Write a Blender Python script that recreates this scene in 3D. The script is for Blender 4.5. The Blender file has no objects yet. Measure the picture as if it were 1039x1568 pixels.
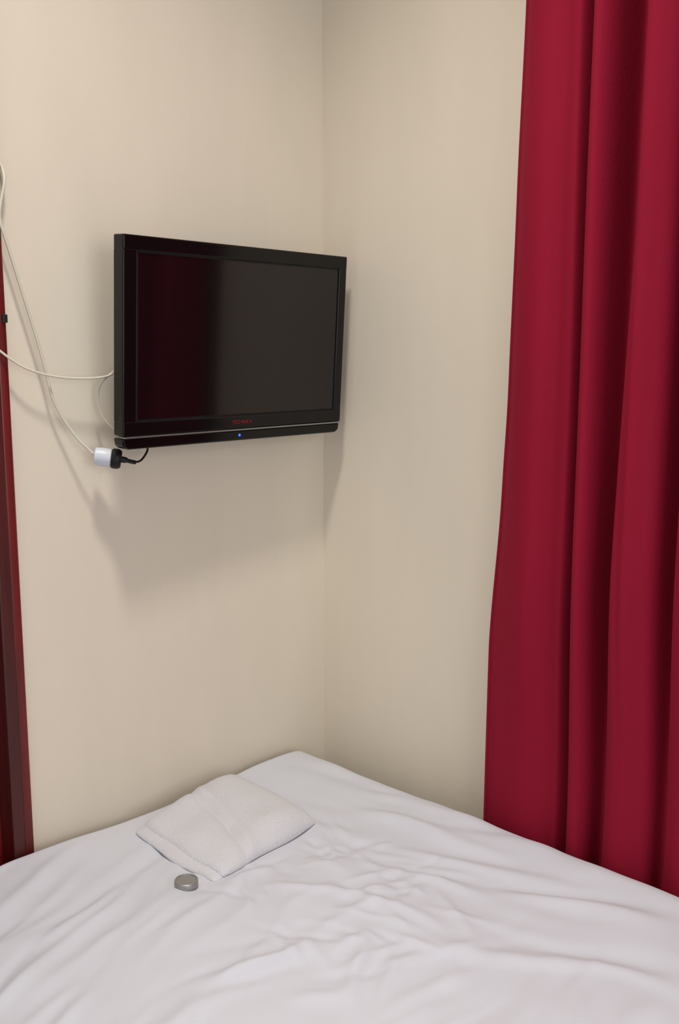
import bpy, bmesh, math, random
from mathutils import Vector, noise
D=bpy.data
scene=bpy.context.scene
scene.view_settings.view_transform='Standard'
scene.view_settings.look='None'
COL=scene.collection

# ---------------------------------------------------------------- helpers
def lin(r,g,b):
    f=lambda v:(v/255/12.92) if v/255<=.04045 else ((v/255+.055)/1.055)**2.4
    return (f(r),f(g),f(b),1)
def mat(name,col,rough=.6,metal=0,spec=.5,bump=0,bscale=60,var=0,vscale=4,coat=0,sheen=0,emis=None,estr=0,stretch=(1,1,1)):
    m=D.materials.new(name); m.use_nodes=True
    nt=m.node_tree; b=nt.nodes['Principled BSDF']
    b.inputs['Base Color'].default_value=col
    b.inputs['Roughness'].default_value=rough
    b.inputs['Metallic'].default_value=metal
    b.inputs['Specular IOR Level'].default_value=spec
    b.inputs['Coat Weight'].default_value=coat
    b.inputs['Sheen Weight'].default_value=sheen
    if emis:
        b.inputs['Emission Color'].default_value=emis
        b.inputs['Emission Strength'].default_value=estr
    tc=nt.nodes.new('ShaderNodeTexCoord'); mp=nt.nodes.new('ShaderNodeMapping')
    mp.inputs['Scale'].default_value=stretch
    nt.links.new(tc.outputs['Object'],mp.inputs['Vector'])
    if var:
        n=nt.nodes.new('ShaderNodeTexNoise'); n.inputs['Scale'].default_value=vscale; n.inputs['Detail'].default_value=5
        nt.links.new(mp.outputs[0],n.inputs['Vector'])
        r=nt.nodes.new('ShaderNodeValToRGB')
        r.color_ramp.elements[0].position=.3; r.color_ramp.elements[1].position=.7
        r.color_ramp.elements[0].color=tuple(c*(1-var) for c in col[:3])+(1,)
        r.color_ramp.elements[1].color=tuple(min(1,c*(1+var)) for c in col[:3])+(1,)
        nt.links.new(n.outputs['Fac'],r.inputs['Fac']); nt.links.new(r.outputs['Color'],b.inputs['Base Color'])
    if bump:
        n=nt.nodes.new('ShaderNodeTexNoise'); n.inputs['Scale'].default_value=bscale; n.inputs['Detail'].default_value=6
        nt.links.new(mp.outputs[0],n.inputs['Vector'])
        bp=nt.nodes.new('ShaderNodeBump'); bp.inputs['Strength'].default_value=bump; bp.inputs['Distance'].default_value=.002
        nt.links.new(n.outputs['Fac'],bp.inputs['Height']); nt.links.new(bp.outputs[0],b.inputs['Normal'])
    return m
def link(o,parent=None):
    COL.objects.link(o)
    if parent: o.parent=parent
    return o
def empty(name,loc=(0,0,0),rot=(0,0,0)):
    e=D.objects.new(name,None); e.location=loc; e.rotation_euler=rot; e.empty_display_size=.1
    return link(e)
def meshobj(name,verts,faces,m,parent=None,smooth=False):
    me=D.meshes.new(name); me.from_pydata(verts,[],faces); me.update()
    if smooth:
        for p in me.polygons: p.use_smooth=True
    me.materials.append(m)
    return link(D.objects.new(name,me),parent)
def boxes(name,lst,m,parent=None,bevel=0,seg=3):
    vs=[];fs=[]
    for (x0,x1,y0,y1,z0,z1) in lst:
        b=len(vs)
        vs+=[(x0,y0,z0),(x1,y0,z0),(x1,y1,z0),(x0,y1,z0),(x0,y0,z1),(x1,y0,z1),(x1,y1,z1),(x0,y1,z1)]
        fs+=[tuple(b+i for i in f) for f in [(0,3,2,1),(4,5,6,7),(0,1,5,4),(1,2,6,5),(2,3,7,6),(3,0,4,7)]]
    o=meshobj(name,vs,fs,m,parent)
    if bevel:
        md=o.modifiers.new('b','BEVEL'); md.width=bevel; md.segments=seg; md.limit_method='ANGLE'
        for p in o.data.polygons: p.use_smooth=True
        o.modifiers.new('w','WEIGHTED_NORMAL')
    return o
def tube(name,pts,r,m,parent=None,res=4):
    cu=D.curves.new(name,'CURVE'); cu.dimensions='3D'; cu.bevel_depth=r; cu.bevel_resolution=res; cu.resolution_u=12; cu.use_fill_caps=True
    sp=cu.splines.new('NURBS'); sp.points.add(len(pts)-1)
    for i,p in enumerate(pts): sp.points[i].co=(*p,1)
    sp.order_u=3; sp.use_endpoint_u=True
    cu.materials.append(m)
    return link(D.objects.new(name,cu),parent)
def lathe(name,prof,m,parent=None,n=48,loc=(0,0,0),axis=None):
    vs=[];fs=[]
    for (r,z) in prof:
        for i in range(n):
            a=2*math.pi*i/n; vs.append((r*math.cos(a),r*math.sin(a),z))
    for k in range(len(prof)-1):
        for i in range(n):
            j=(i+1)%n; fs.append((k*n+i,k*n+j,(k+1)*n+j,(k+1)*n+i))
    fs.append(tuple(reversed(range(n)))); fs.append(tuple((len(prof)-1)*n+i for i in range(n)))
    o=meshobj(name,vs,fs,m,parent,True); o.location=loc
    if axis: o.rotation_euler=Vector(axis).to_track_quat('Z','Y').to_euler()
    md=o.modifiers.new('e','EDGE_SPLIT'); md.split_angle=math.radians(50)
    return o
def interp(x,ks):
    if x<=ks[0][0]: return ks[0][1]
    for (a,b),(c,d) in zip(ks,ks[1:]):
        if x<=c:
            t=(x-a)/(c-a); t=t*t*(3-2*t)*.5+t*.5
            return b+(d-b)*t
    return ks[-1][1]

# ---------------------------------------------------------------- materials
M_wall=mat('wallpaper_beige',lin(217,207,190),.75,spec=.25,bump=.25,bscale=22,var=.025,vscale=2.5,stretch=(3,3,.7))
M_ceil=mat('ceiling_paint',lin(225,220,210),.9,bump=.1,var=.02)
M_floor=mat('floor_carpet',lin(110,85,72),.95,bump=.5,bscale=200,var=.15,vscale=30)
M_wood=mat('mahogany_varnish',lin(100,18,17),.35,bump=.1,bscale=30,var=.35,vscale=6,stretch=(6,6,.6))
M_wood2=mat('mahogany_dark',lin(70,13,12),.4,bump=.1,bscale=30,var=.3,vscale=6,stretch=(6,6,.6))
M_duvet=mat('duvet_cotton',lin(197,199,207),.85,spec=.2,bump=.12,bscale=350,sheen=.1)
M_towel=mat('towel_terry',lin(203,203,208),.95,spec=.1,bump=1.0,bscale=330,sheen=.25)
M_black=mat('tv_gloss_black',(.003,.003,.0035,1),.15,spec=.3,bump=.01,bscale=10)
M_screen=mat('tv_screen_glass',(.006,.003,.004,1),.1,spec=.5)
M_silver=mat('tv_silver_strip',lin(150,150,150),.3,metal=.8)
M_matte=mat('matte_black_plastic',(.008,.008,.008,1),.5,spec=.3)
M_cable=mat('white_cable_pvc',lin(205,200,182),.5)
M_white=mat('white_plastic',lin(198,203,213),.4)
M_red=mat('logo_red',lin(115,18,30),.5,emis=lin(110,15,28),estr=.05)
M_led=mat('led_blue',lin(40,80,255),.3,emis=lin(30,70,255),estr=3)
M_metal=mat('brushed_tin',lin(150,150,148),.4,metal=.6,bump=.1,bscale=300)
M_steel=mat('bracket_steel',lin(60,60,60),.4,metal=.8)
M_winf=mat('window_frame_paint',lin(230,230,225),.4)
M_mat=mat('mattress_ticking',lin(220,215,205),.9)
M_cur=mat('curtain_red_fabric',lin(139,22,46),.85,spec=.1,bump=.3,bscale=500,sheen=.12,var=.05,vscale=3,stretch=(1,1,.3))
nt=M_cur.node_tree; out=nt.nodes['Material Output']; pb=nt.nodes['Principled BSDF']
pb.inputs['Sheen Tint'].default_value=lin(200,60,90)
tr=nt.nodes.new('ShaderNodeBsdfTranslucent'); tr.inputs['Color'].default_value=lin(210,12,22)
mx=nt.nodes.new('ShaderNodeMixShader'); mx.inputs[0].default_value=.04
nt.links.new(pb.outputs[0],mx.inputs[1]); nt.links.new(tr.outputs[0],mx.inputs[2]); nt.links.new(mx.outputs[0],out.inputs['Surface'])
M_glass=D.materials.new('window_glass'); M_glass.use_nodes=True
g=M_glass.node_tree; gb=g.nodes.new('ShaderNodeBsdfTransparent'); g.links.new(gb.outputs[0],g.nodes['Material Output'].inputs['Surface'])

# ---------------------------------------------------------------- room
H=3.3
boxes('floor',[(-3.6,.15,-3.6,.15,-.1,0)],M_floor)
boxes('ceiling',[(-3.6,.15,-3.6,.15,H,H+.1)],M_ceil)
boxes('wall_left',[(-.79,.15,0,.15,0,H),(-3.6,-1.61,0,.15,0,H),(-1.61,-.79,0,.15,2.08,H)],M_wall)
wy0,wy1,wz0,wz1=-2.0,-.95,.95,2.35
boxes('wall_right',[(0,.15,wy1,0,0,H),(0,.15,-3.6,wy0,0,H),(0,.15,wy0,wy1,0,wz0),(0,.15,wy0,wy1,wz1,H)],M_wall)
win=empty('window_1',(.06,(wy0+wy1)/2,(wz0+wz1)/2))
hw=(wy1-wy0)/2; hh=(wz1-wz0)/2
boxes('window_frame',[(-.03,.03,-hw,-hw+.06,-hh,hh),(-.03,.03,hw-.06,hw,-hh,hh),(-.03,.03,-hw+.06,hw-.06,-hh,-hh+.06),(-.03,.03,-hw+.06,hw-.06,hh-.06,hh),(-.025,.025,-.03,.03,-hh+.06,hh-.06)],M_winf,win,.004)
boxes('window_pane',[(-.003,.003,-hw+.06,-.03,-hh+.06,hh-.06),(-.003,.003,.03,hw-.06,-hh+.06,hh-.06)],M_glass,win)
boxes('baseboard_left',[(-.75,-.02,-.012,-.001,.001,.09)],M_wood,None,.003)

# mahogany door recessed in the left wall, with its architrave
door=empty('door_1',(-1.2,.02,1.04))
boxes('door_panel',[(-.409,.409,.012,.05,-1.038,1.038)],M_wood,door)
boxes('door_moulding',[(-.30,.30,0,.012,-.85,-.15),(-.30,.30,0,.012,.05,.85)],M_wood2,door,.006)
tr=empty('trim_1',(0,0,0))
boxes('architrave_side',[(-.802,-.779,-.018,-.001,.001,2.16)],M_wood2,tr,.003)
boxes('architrave_outer',[(-.779,-.759,-.012,-.001,.001,2.14)],M_wood,tr,.005)
boxes('architrave_jamb',[(-.802,-.789,-.001,.031,.001,2.08)],M_wood2,tr)
boxes('architrave_top',[(-1.6,-.80,-.018,-.001,2.07,2.16)],M_wood,tr,.005)
boxes('strike_clip',[(-.768,-.759,-.016,-.010,1.600,1.614)],M_steel,tr,.001)

# ceiling lamp (flat dish)
LX,LY=-.95,-.75
lamp=empty('ceiling_lamp',(LX,LY,H-.001))
lathe('lamp_dish',[(.05,-.002),(.16,-.012),(.17,-.03),(.15,-.06),(.08,-.075),(.01,-.078)],mat('lamp_opal',lin(240,235,220),.4,emis=(1,.9,.75,1),estr=1.2),lamp)

# ---------------------------------------------------------------- television
tv=empty('television',(-.3225,-.116,1.564),(math.radians(3.5),0,math.radians(2.3)))
w,h=.2825,.1860
def front_prism(name,outline,y0,y1,m,bev=.004,parent=tv):
    n=len(outline)
    vs=[(x,y0,z) for x,z in outline]+[(x,y1,z) for x,z in outline]
    fs=[tuple(range(n)),tuple(reversed(range(n,2*n)))]+[(i,i+n,(i+1)%n+n,(i+1)%n) for i in range(n)]
    o=meshobj(name,vs,fs,m,parent,True)
    bm=bmesh.new(); bm.from_mesh(o.data); bmesh.ops.recalc_face_normals(bm,faces=bm.faces); bm.to_mesh(o.data); bm.free()
    md=o.modifiers.new('b','BEVEL'); md.width=bev; md.segments=4; md.limit_method='ANGLE'; md.angle_limit=math.radians(25)
    o.modifiers.new('w','WEIGHTED_NORMAL')
    return o
sx0,sx1,sz0,sz1=-w+.029,w-.022,-h+.050,h-.026
front_prism('bezel_top',[(-w,h),(w,h),(w,sz1),(-w,sz1)],0,.03,M_black,.003)
front_prism('bezel_left',[(-w,sz1+.002),(sx0,sz1+.002),(sx0,sz0-.002),(-w,sz0-.002)],.0005,.03,M_black,.0025)
front_prism('bezel_right',[(sx1,sz1+.002),(w,sz1+.002),(w,sz0-.002),(sx1,sz0-.002)],.0005,.03,M_black,.0025)
front_prism('bezel_bottom',[(-w,sz0),(w,sz0),(w,-h+.024),(-w,-h+.024)],0,.03,M_black,.003)
front_prism('lower_lip',[(-w,-h+.020),(w,-h+.020),(w-.003,-h+.005),(w-.012,-h),(-w+.012,-h),(-w+.003,-h+.005)],.002,.032,M_black,.004)
front_prism('silver_strip',[(-w+.002,-h+.0235),(w-.002,-h+.0235),(w-.002,-h+.0205),(-w+.002,-h+.0205)],-.001,.02,M_silver,.0006)
front_prism('inner_frame',[(sx0-.001,sz1+.001),(sx1+.001,sz1+.001),(sx1+.001,sz0-.001),(sx0-.001,sz0-.001)],.004,.02,M_matte,.0005)
front_prism('screen',[(sx0+.003,sz1-.003),(sx1-.003,sz1-.003),(sx1-.003,sz0+.003),(sx0+.003,sz0+.003)],.0033,.01,M_screen,.0003)
front_prism('rear_housing',[(-w+.03,h-.03),(w-.03,h-.03),(w-.03,-h+.035),(-w+.03,-h+.035)],.028,.058,M_matte,.012)
tc=D.curves.new('logo_text','FONT'); tc.body='TECHNIKA'; tc.size=.0108; tc.extrude=.0004; tc.align_x='CENTER'; tc.materials.append(M_red)
lo=link(D.objects.new('logo_text',tc),tv); lo.location=(-.005,-.0006,-h+.0335); lo.rotation_euler=(math.radians(90),0,0)
lathe('power_led',[(.0026,0),(.0026,.0012),(.0018,.002),(.0004,.0022)],M_led,tv,20,(-.008,.002,-h+.011),(0,-1,0))
boxes('mount_plate',[(-.06,.06,.057,.064,-.06,.06)],M_steel,tv,.002)
boxes('mount_arm',[(-.025,.025,.06,.100,-.02,.02)],M_steel,tv,.003)
boxes('mount_wall_plate',[(-.05,.05,.096,.104,-.07,.05)],M_steel,tv,.002)

# ---------------------------------------------------------------- plug and cables
pl=empty('power_adapter',(-.594,-.055,1.360))
AX=(.82,-.55,-.16)
lathe('socket_body',[(.010,-.030),(.0155,-.028),(.017,-.018),(.017,-.004),(.016,0)],M_white,pl,40,(0,0,0),AX)
lathe('plug_puck',[(.016,0),(.0185,.003),(.0185,.013),(.0155,.018),(.013,.0185),(.012,.0165),(.006,.017),(.0055,.026),(.0035,.03)],M_matte,pl,40,(0.001,-.0005,0),AX)
tube('plug_cord',[(.021,-.013,-.004),(.035,-.018,-.009),(.055,-.012,-.010),(.072,-.002,-.002),(.088,.008,.010),(.092,.025,.035),(.092,.028,.07)],.0020,M_matte,pl)
tube('plug_strain_relief',[(.018,-.012,-.003),(.029,-.016,-.007),(.042,-.016,-.010)],.0038,M_matte,pl)
ca=empty('wall_cables')
Yc=-.007
tube('power_cable',[(-.80,Yc,1.90),(-.765,Yc,1.885),(-.752,Yc,1.86),(-.752,-.02,1.834),(-.762,-.02,1.80),(-.768,-.02,1.77),(-.756,-.02,1.733),(-.747,-.02,1.702),(-.727,-.02,1.633),(-.706,-.02,1.561),(-.694,-.02,1.510),(-.686,-.02,1.470),(-.669,-.022,1.435),(-.648,-.030,1.400),(-.633,-.038,1.381),(-.618,-.042,1.366)],.0027,M_cable,ca)
tube('power_cable_loop',[(-.80,-.01,1.915),(-.768,-.012,1.895),(-.758,-.012,1.85),(-.765,-.012,1.81),(-.80,-.012,1.78)],.0026,M_cable,ca)
tube('aerial_cable',[(-.80,-.01,1.575),(-.770,-.02,1.545),(-.733,-.03,1.519),(-.672,-.035,1.505),(-.606,-.04,1.504),(-.575,-.045,1.510),(-.560,-.05,1.535),(-.54,-.052,1.545)],.0022,M_cable,ca)
tube('aerial_cable_drop',[(-.565,-.05,1.525),(-.590,-.04,1.505),(-.600,-.03,1.485),(-.596,-.025,1.45),(-.585,-.03,1.42),(-.56,-.04,1.40)],.0018,M_cable,ca)

# ---------------------------------------------------------------- curtain
cur=empty('curtain')
edge=[(.05,.500),(.636,.505),(.984,.508),(1.295,.529),(1.478,.5377),(1.826,.5474),(2.151,.556),(2.6,.56)]
def gs(u,c,wd): return math.exp(-((u-c)/wd)**2)
def prof(u,z,e):
    t=min(1,max(0,(2.15-z)/1.5))
    s=min(1,max(0,(z-.72)/.5)); s=s*s*(3-2*s)
    d=.052
    d+=.014*gs(u,.600,.045)-.012*gs(u,e,.02)-.008*gs(u,.655,.02)
    ca_=.690+.013*s
    d-=.050*gs(u,ca_,.0095+.002*math.sin(z*3))
    d+=.022*gs(u,ca_+.03,.020)
    cb=.775-.021*t; d-=.058*gs(u,cb,.027-.011*t)+.032*gs(u,cb,.012)
    d+=.026*gs(u,.826-.020*t,.026)
    cc=.882-.010*t; d-=.055*gs(u,cc,.014)
    d-=.024*gs(u,.806+.004*t,.007)*(1-t)
    if u>.9:
        k=min(1,(u-.9)/.05)
        d+=k*.026*math.sin((u-.9)*2*math.pi/.13+.7*math.sin(z*.8)+2.5*math.sin(u*3))
    d+=.006*noise.noise(Vector((u*6,z*1.2,3)))
    d=d-.012*math.log(1+math.exp((d-.074)/.012))
    d=.004+.007*math.log(1+math.exp((d-.004)/.007))
    q=min(1,max(0,(u-e)/.10))
    return d*(1+.6*s*q)
NU,NV=700,90; u1=2.12
vs=[];fs=[]
for j in range(NV+1):
    z=.04+(2.60-.04)*j/NV; e=interp(z,edge)
    for i in range(NU+1):
        a=i/NU; a=a*.35+.65*(a**1.6) if a<1 else 1
        u=e+a*(u1-e)
        vs.append((-prof(u,z,e),-u,z))
for j in range(NV):
    for i in range(NU):
        k=j*(NU+1)+i; fs.append((k,k+1,k+NU+2,k+NU+1))
co=meshobj('curtain_cloth',vs,fs,M_cur,cur,True)
md=co.modifiers.new('s','SOLIDIFY'); md.thickness=.002; md.offset=0
ev=[(-prof(interp(z,edge),z,interp(z,edge))-.001,-interp(z,edge)-.002,z) for z in [.04+.05*k for k in range(52)]]
tube('curtain_side_hem',ev,.0035,M_cur,cur,2)
tube('curtain_rod',[(-.05,-.42,2.615),(-.05,-1.2,2.615),(-.05,-2.25,2.615)],.012,M_steel,cur)

# ---------------------------------------------------------------- bed
bed=empty('bed')
random.seed(11)
segs=[]
def region(n,x0,x1,y0,y1,ang,aj,l0,l1,a0,a1,w0,w1):
    for _ in range(n):
        x=random.uniform(x0,x1); y=random.uniform(y0,y1); an=math.radians(ang+random.uniform(-aj,aj)); L=random.uniform(l0,l1)
        segs.append((x,y,math.cos(an),math.sin(an),L/2,.85*random.uniform(a0,a1)*random.choice((1,1,-1)),1.1*random.uniform(w0,w1)))
region(42,-1.15,-.62,-.60,-.06,20,9,.20,.45,.003,.006,.008,.014)
region(30,-.36,-.12,-1.0,-.22,-72,10,.15,.45,.003,.006,.010,.020)
region(60,-.64,-.30,-.72,-.32,-60,60,.06,.20,.003,.006,.005,.011)
region(44,-.98,-.33,-1.15,-.50,5,35,.10,.35,.003,.006,.007,.018)
region(40,-1.35,-.2,-1.9,-1.0,-30,50,.2,.5,.003,.007,.012,.03)
segs+= [(-.86,-.28,.94,.34,.20,.008,.013),(-.20,-.50,.13,-.99,.28,.009,.016),(-.24,-.62,.38,-.925,.20,.010,.018),(-.69,-.58,1,-.05,.13,.009,.013),(-.5,-.48,.6,-.8,.1,.007,.010),(-.45,-.60,.2,-.98,.14,.007,.011),(-.60,-.68,.8,.6,.12,.008,.014),(-.42,-.80,.55,-.83,.16,.009,.022)]
def wr(x,y):
    dx=.020*noise.noise(Vector((x*7,y*7,1))); dy=.020*noise.noise(Vector((x*7,y*7,9)))
    X=x+dx; Y=y+dy; hgt=0
    for (cx,cy,c,s,L,a,wd) in segs:
        px=X-cx; py=Y-cy
        t=px*c+py*s
        if t>L or t<-L: continue
        q=(-px*s+py*c)/wd
        if q>3 or q<-3: continue
        f=1-(t/L)**2
        hgt+=a*f*f**.5*math.exp(-q*q)
    hgt+=.012*noise.noise(Vector((x*3.2,y*3.2,5)))+.004*noise.noise(Vector((x*11,y*11,2)))
    # flattened where the towel lies
    fl=math.exp(-(((x+.45)/.16)**4+((y+.19)/.17)**4))
    return hgt*(1-.7*fl)
def fold(a,lo,hi,r):
    if a<lo:
        e=lo-a; th=e/r
        if th<math.pi/2: return lo-r*math.sin(th), r*(1-math.cos(th))
        return lo-r, r+(e-r*math.pi/2)
    if a>hi:
        e=a-hi; th=e/r
        if th<math.pi/2: return hi+r*math.sin(th), r*(1-math.cos(th))
        return hi+r, r+(e-r*math.pi/2)
    return a,0
R=.05
xa,xb=-1.42+R,-.078-R
ya,yb=-2.02+R,-.022-.02
NX,NY=340,460
vs=[];fs=[]
for j in range(NY+1):
    py=(ya-.45)+((yb+.40)-(ya-.45))*j/NY
    for i in range(NX+1):
        px=(xa-.45)+((xb+.42)-(xa-.45))*i/NX
        X,dx=fold(px,xa,xb,R)
        if py>yb: Y,dy=fold(py,ya,yb,.02)
        else: Y,dy=fold(py,ya,yb,R)
        n=wr(max(-1.42,min(0,px)),max(-2,min(0,py)))
        side=min(1,(dx+dy)/.05)
        z=.642+n*(1-side)-max(dx,dy)-.35*min(dx,dy)
        z-=.008*math.exp(-((X+.05)**2+(Y)**2)/.006)
        u=-Y
        z+=math.exp(-((X+.10)/.12)**2)*(.006+.018*min(1,max(0,u-.1)/.6))
        z+=.008*math.exp(-((X+.25)/.15)**2-(Y/.12)**2)
        if side>0:
            if dx>dy and px<xa: X-=side*(n*1.5)
            if dy>dx and py<ya: Y-=side*(n*1.5)
        vs.append((X,Y,max(z,.12)))
for j in range(NY):
    for i in range(NX):
        k=j*(NX+1)+i; fs.append((k,k+1,k+NX+2,k+NX+1))
dv=meshobj('duvet',vs,fs,M_duvet,bed,True)
sd=dv.modifiers.new('s','SUBSURF'); sd.levels=1; sd.render_levels=1
boxes('mattress',[(-1.38,-.12,-1.97,-.05,.34,.575)],M_mat,bed,.04,4)
boxes('bed_base',[(-1.36,-.12,-1.95,-.05,.10,.335)],M_wood2,bed,.01)
boxes('bed_legs',[(x,x+.06,y,y+.06,0,.10) for x in (-1.34,-.2) for y in (-1.93,-.13)],M_wood2,bed)

# ---------------------------------------------------------------- folded towel
tw=empty('folded_towel')
def slab(name,c,z0,t,m,parent,seed=0,N=90,puff=.004,back=0,ex=10):
    A,B,C_,D_=c
    def P(a,b):
        aa,bb=2*a-1,2*b-1
        k=1-.05*(abs(aa)**5)*(abs(bb)**5)
        a=(aa*k+1)/2; b=(bb*k+1)/2
        x=(1-b)*((1-a)*A[0]+a*B[0])+b*((1-a)*D_[0]+a*C_[0]); y=(1-b)*((1-a)*A[1]+a*B[1])+b*((1-a)*D_[1]+a*C_[1])
        return x,y
    vs=[];fs=[]
    sp=[.5-.5*math.cos(math.pi*i/N) for i in range(N+1)]
    for side in (1,0):
        for b in sp:
            for a in sp:
                x,y=P(a,b)
                ea=max(0,1-abs(2*a-1)**ex)**.5; eb=max(0,1-abs(2*b-1)**ex)**.5
                x+=.009*noise.noise(Vector((x*11,y*11,seed))); y+=.009*noise.noise(Vector((x*11,y*11,seed+5)))
                if side: z=z0+t*.3+(t*.7+back*gs(a,.72,.3))*ea*eb+puff*noise.noise(Vector((x*12,y*12,2)))*ea*eb-.005*gs(a+.25*b,.50,.035)*ea*eb+.0035*gs(a+.25*b,.58,.05)*ea*eb
                else: z=z0+t*.3-t*.3*ea*eb
                vs.append((x,y,z))
    n=(N+1)
    for s in (0,1):
        o=s*n*n
        for j in range(N):
            for i in range(N):
                k=o+j*n+i; f=(k,k+1,k+n+1,k+n); fs.append(f if s==0 else f[::-1])
    return meshobj(name,vs,fs,m,parent,True)
slab('towel_bottom_layer',[(-.602,-.090),(-.320,-.035),(-.335,-.318),(-.606,-.346)],.638,.019,M_towel,tw,7,ex=6)
slab('towel_top_layer',[(-.580,-.086),(-.308,-.030),(-.322,-.326),(-.588,-.348)],.638,.034,M_towel,tw,7,puff=.009,back=.008,ex=6)

# ---------------------------------------------------------------- small tin
tin=lathe('round_tin',[(.018,0),(.0205,.0015),(.0205,.010),(.0195,.0115),(.0175,.0118),(.0165,.0105),(.002,.0105)],M_metal,None,48,(-.642,-.322,.646))

# ---------------------------------------------------------------- light
def area(name,loc,target,size,power,col,sy=None,spread=180):
    l=D.lights.new(name,'AREA'); l.energy=power; l.color=col; l.size=size; l.shape='DISK'
    if sy: l.shape='RECTANGLE'; l.size_y=sy
    l.spread=math.radians(spread)
    o=D.objects.new(name,l); o.location=loc
    o.rotation_euler=(Vector(target)-Vector(loc)).to_track_quat('-Z','Y').to_euler(); link(o); return o
area('ceiling_lamp_light',(LX,LY,H-.09),(LX+.25,LY-.15,0),.24,14,(1,.95,.89),spread=100)
area('daylight_window_light',(-1.3,-3.4,1.75),(-.5,-.4,.9),1.2,22,(.94,.97,1),1.4)
wd=D.worlds.new('world'); scene.world=wd; wd.use_nodes=True
wd.node_tree.nodes['Background'].inputs[0].default_value=(.99,.98,1,1)
wd.node_tree.nodes['Background'].inputs[1].default_value=.69

# ---------------------------------------------------------------- camera
cd=D.cameras.new('camera'); cd.sensor_fit='VERTICAL'; cd.sensor_height=36; cd.sensor_width=24; cd.lens=34.44; cd.clip_start=.02
cam=D.objects.new('camera',cd); cam.location=(-1.558,-1.610,1.55)
cam.rotation_euler=(math.radians(90-9.24),0,math.radians(-45)); link(cam)
scene.camera=cam
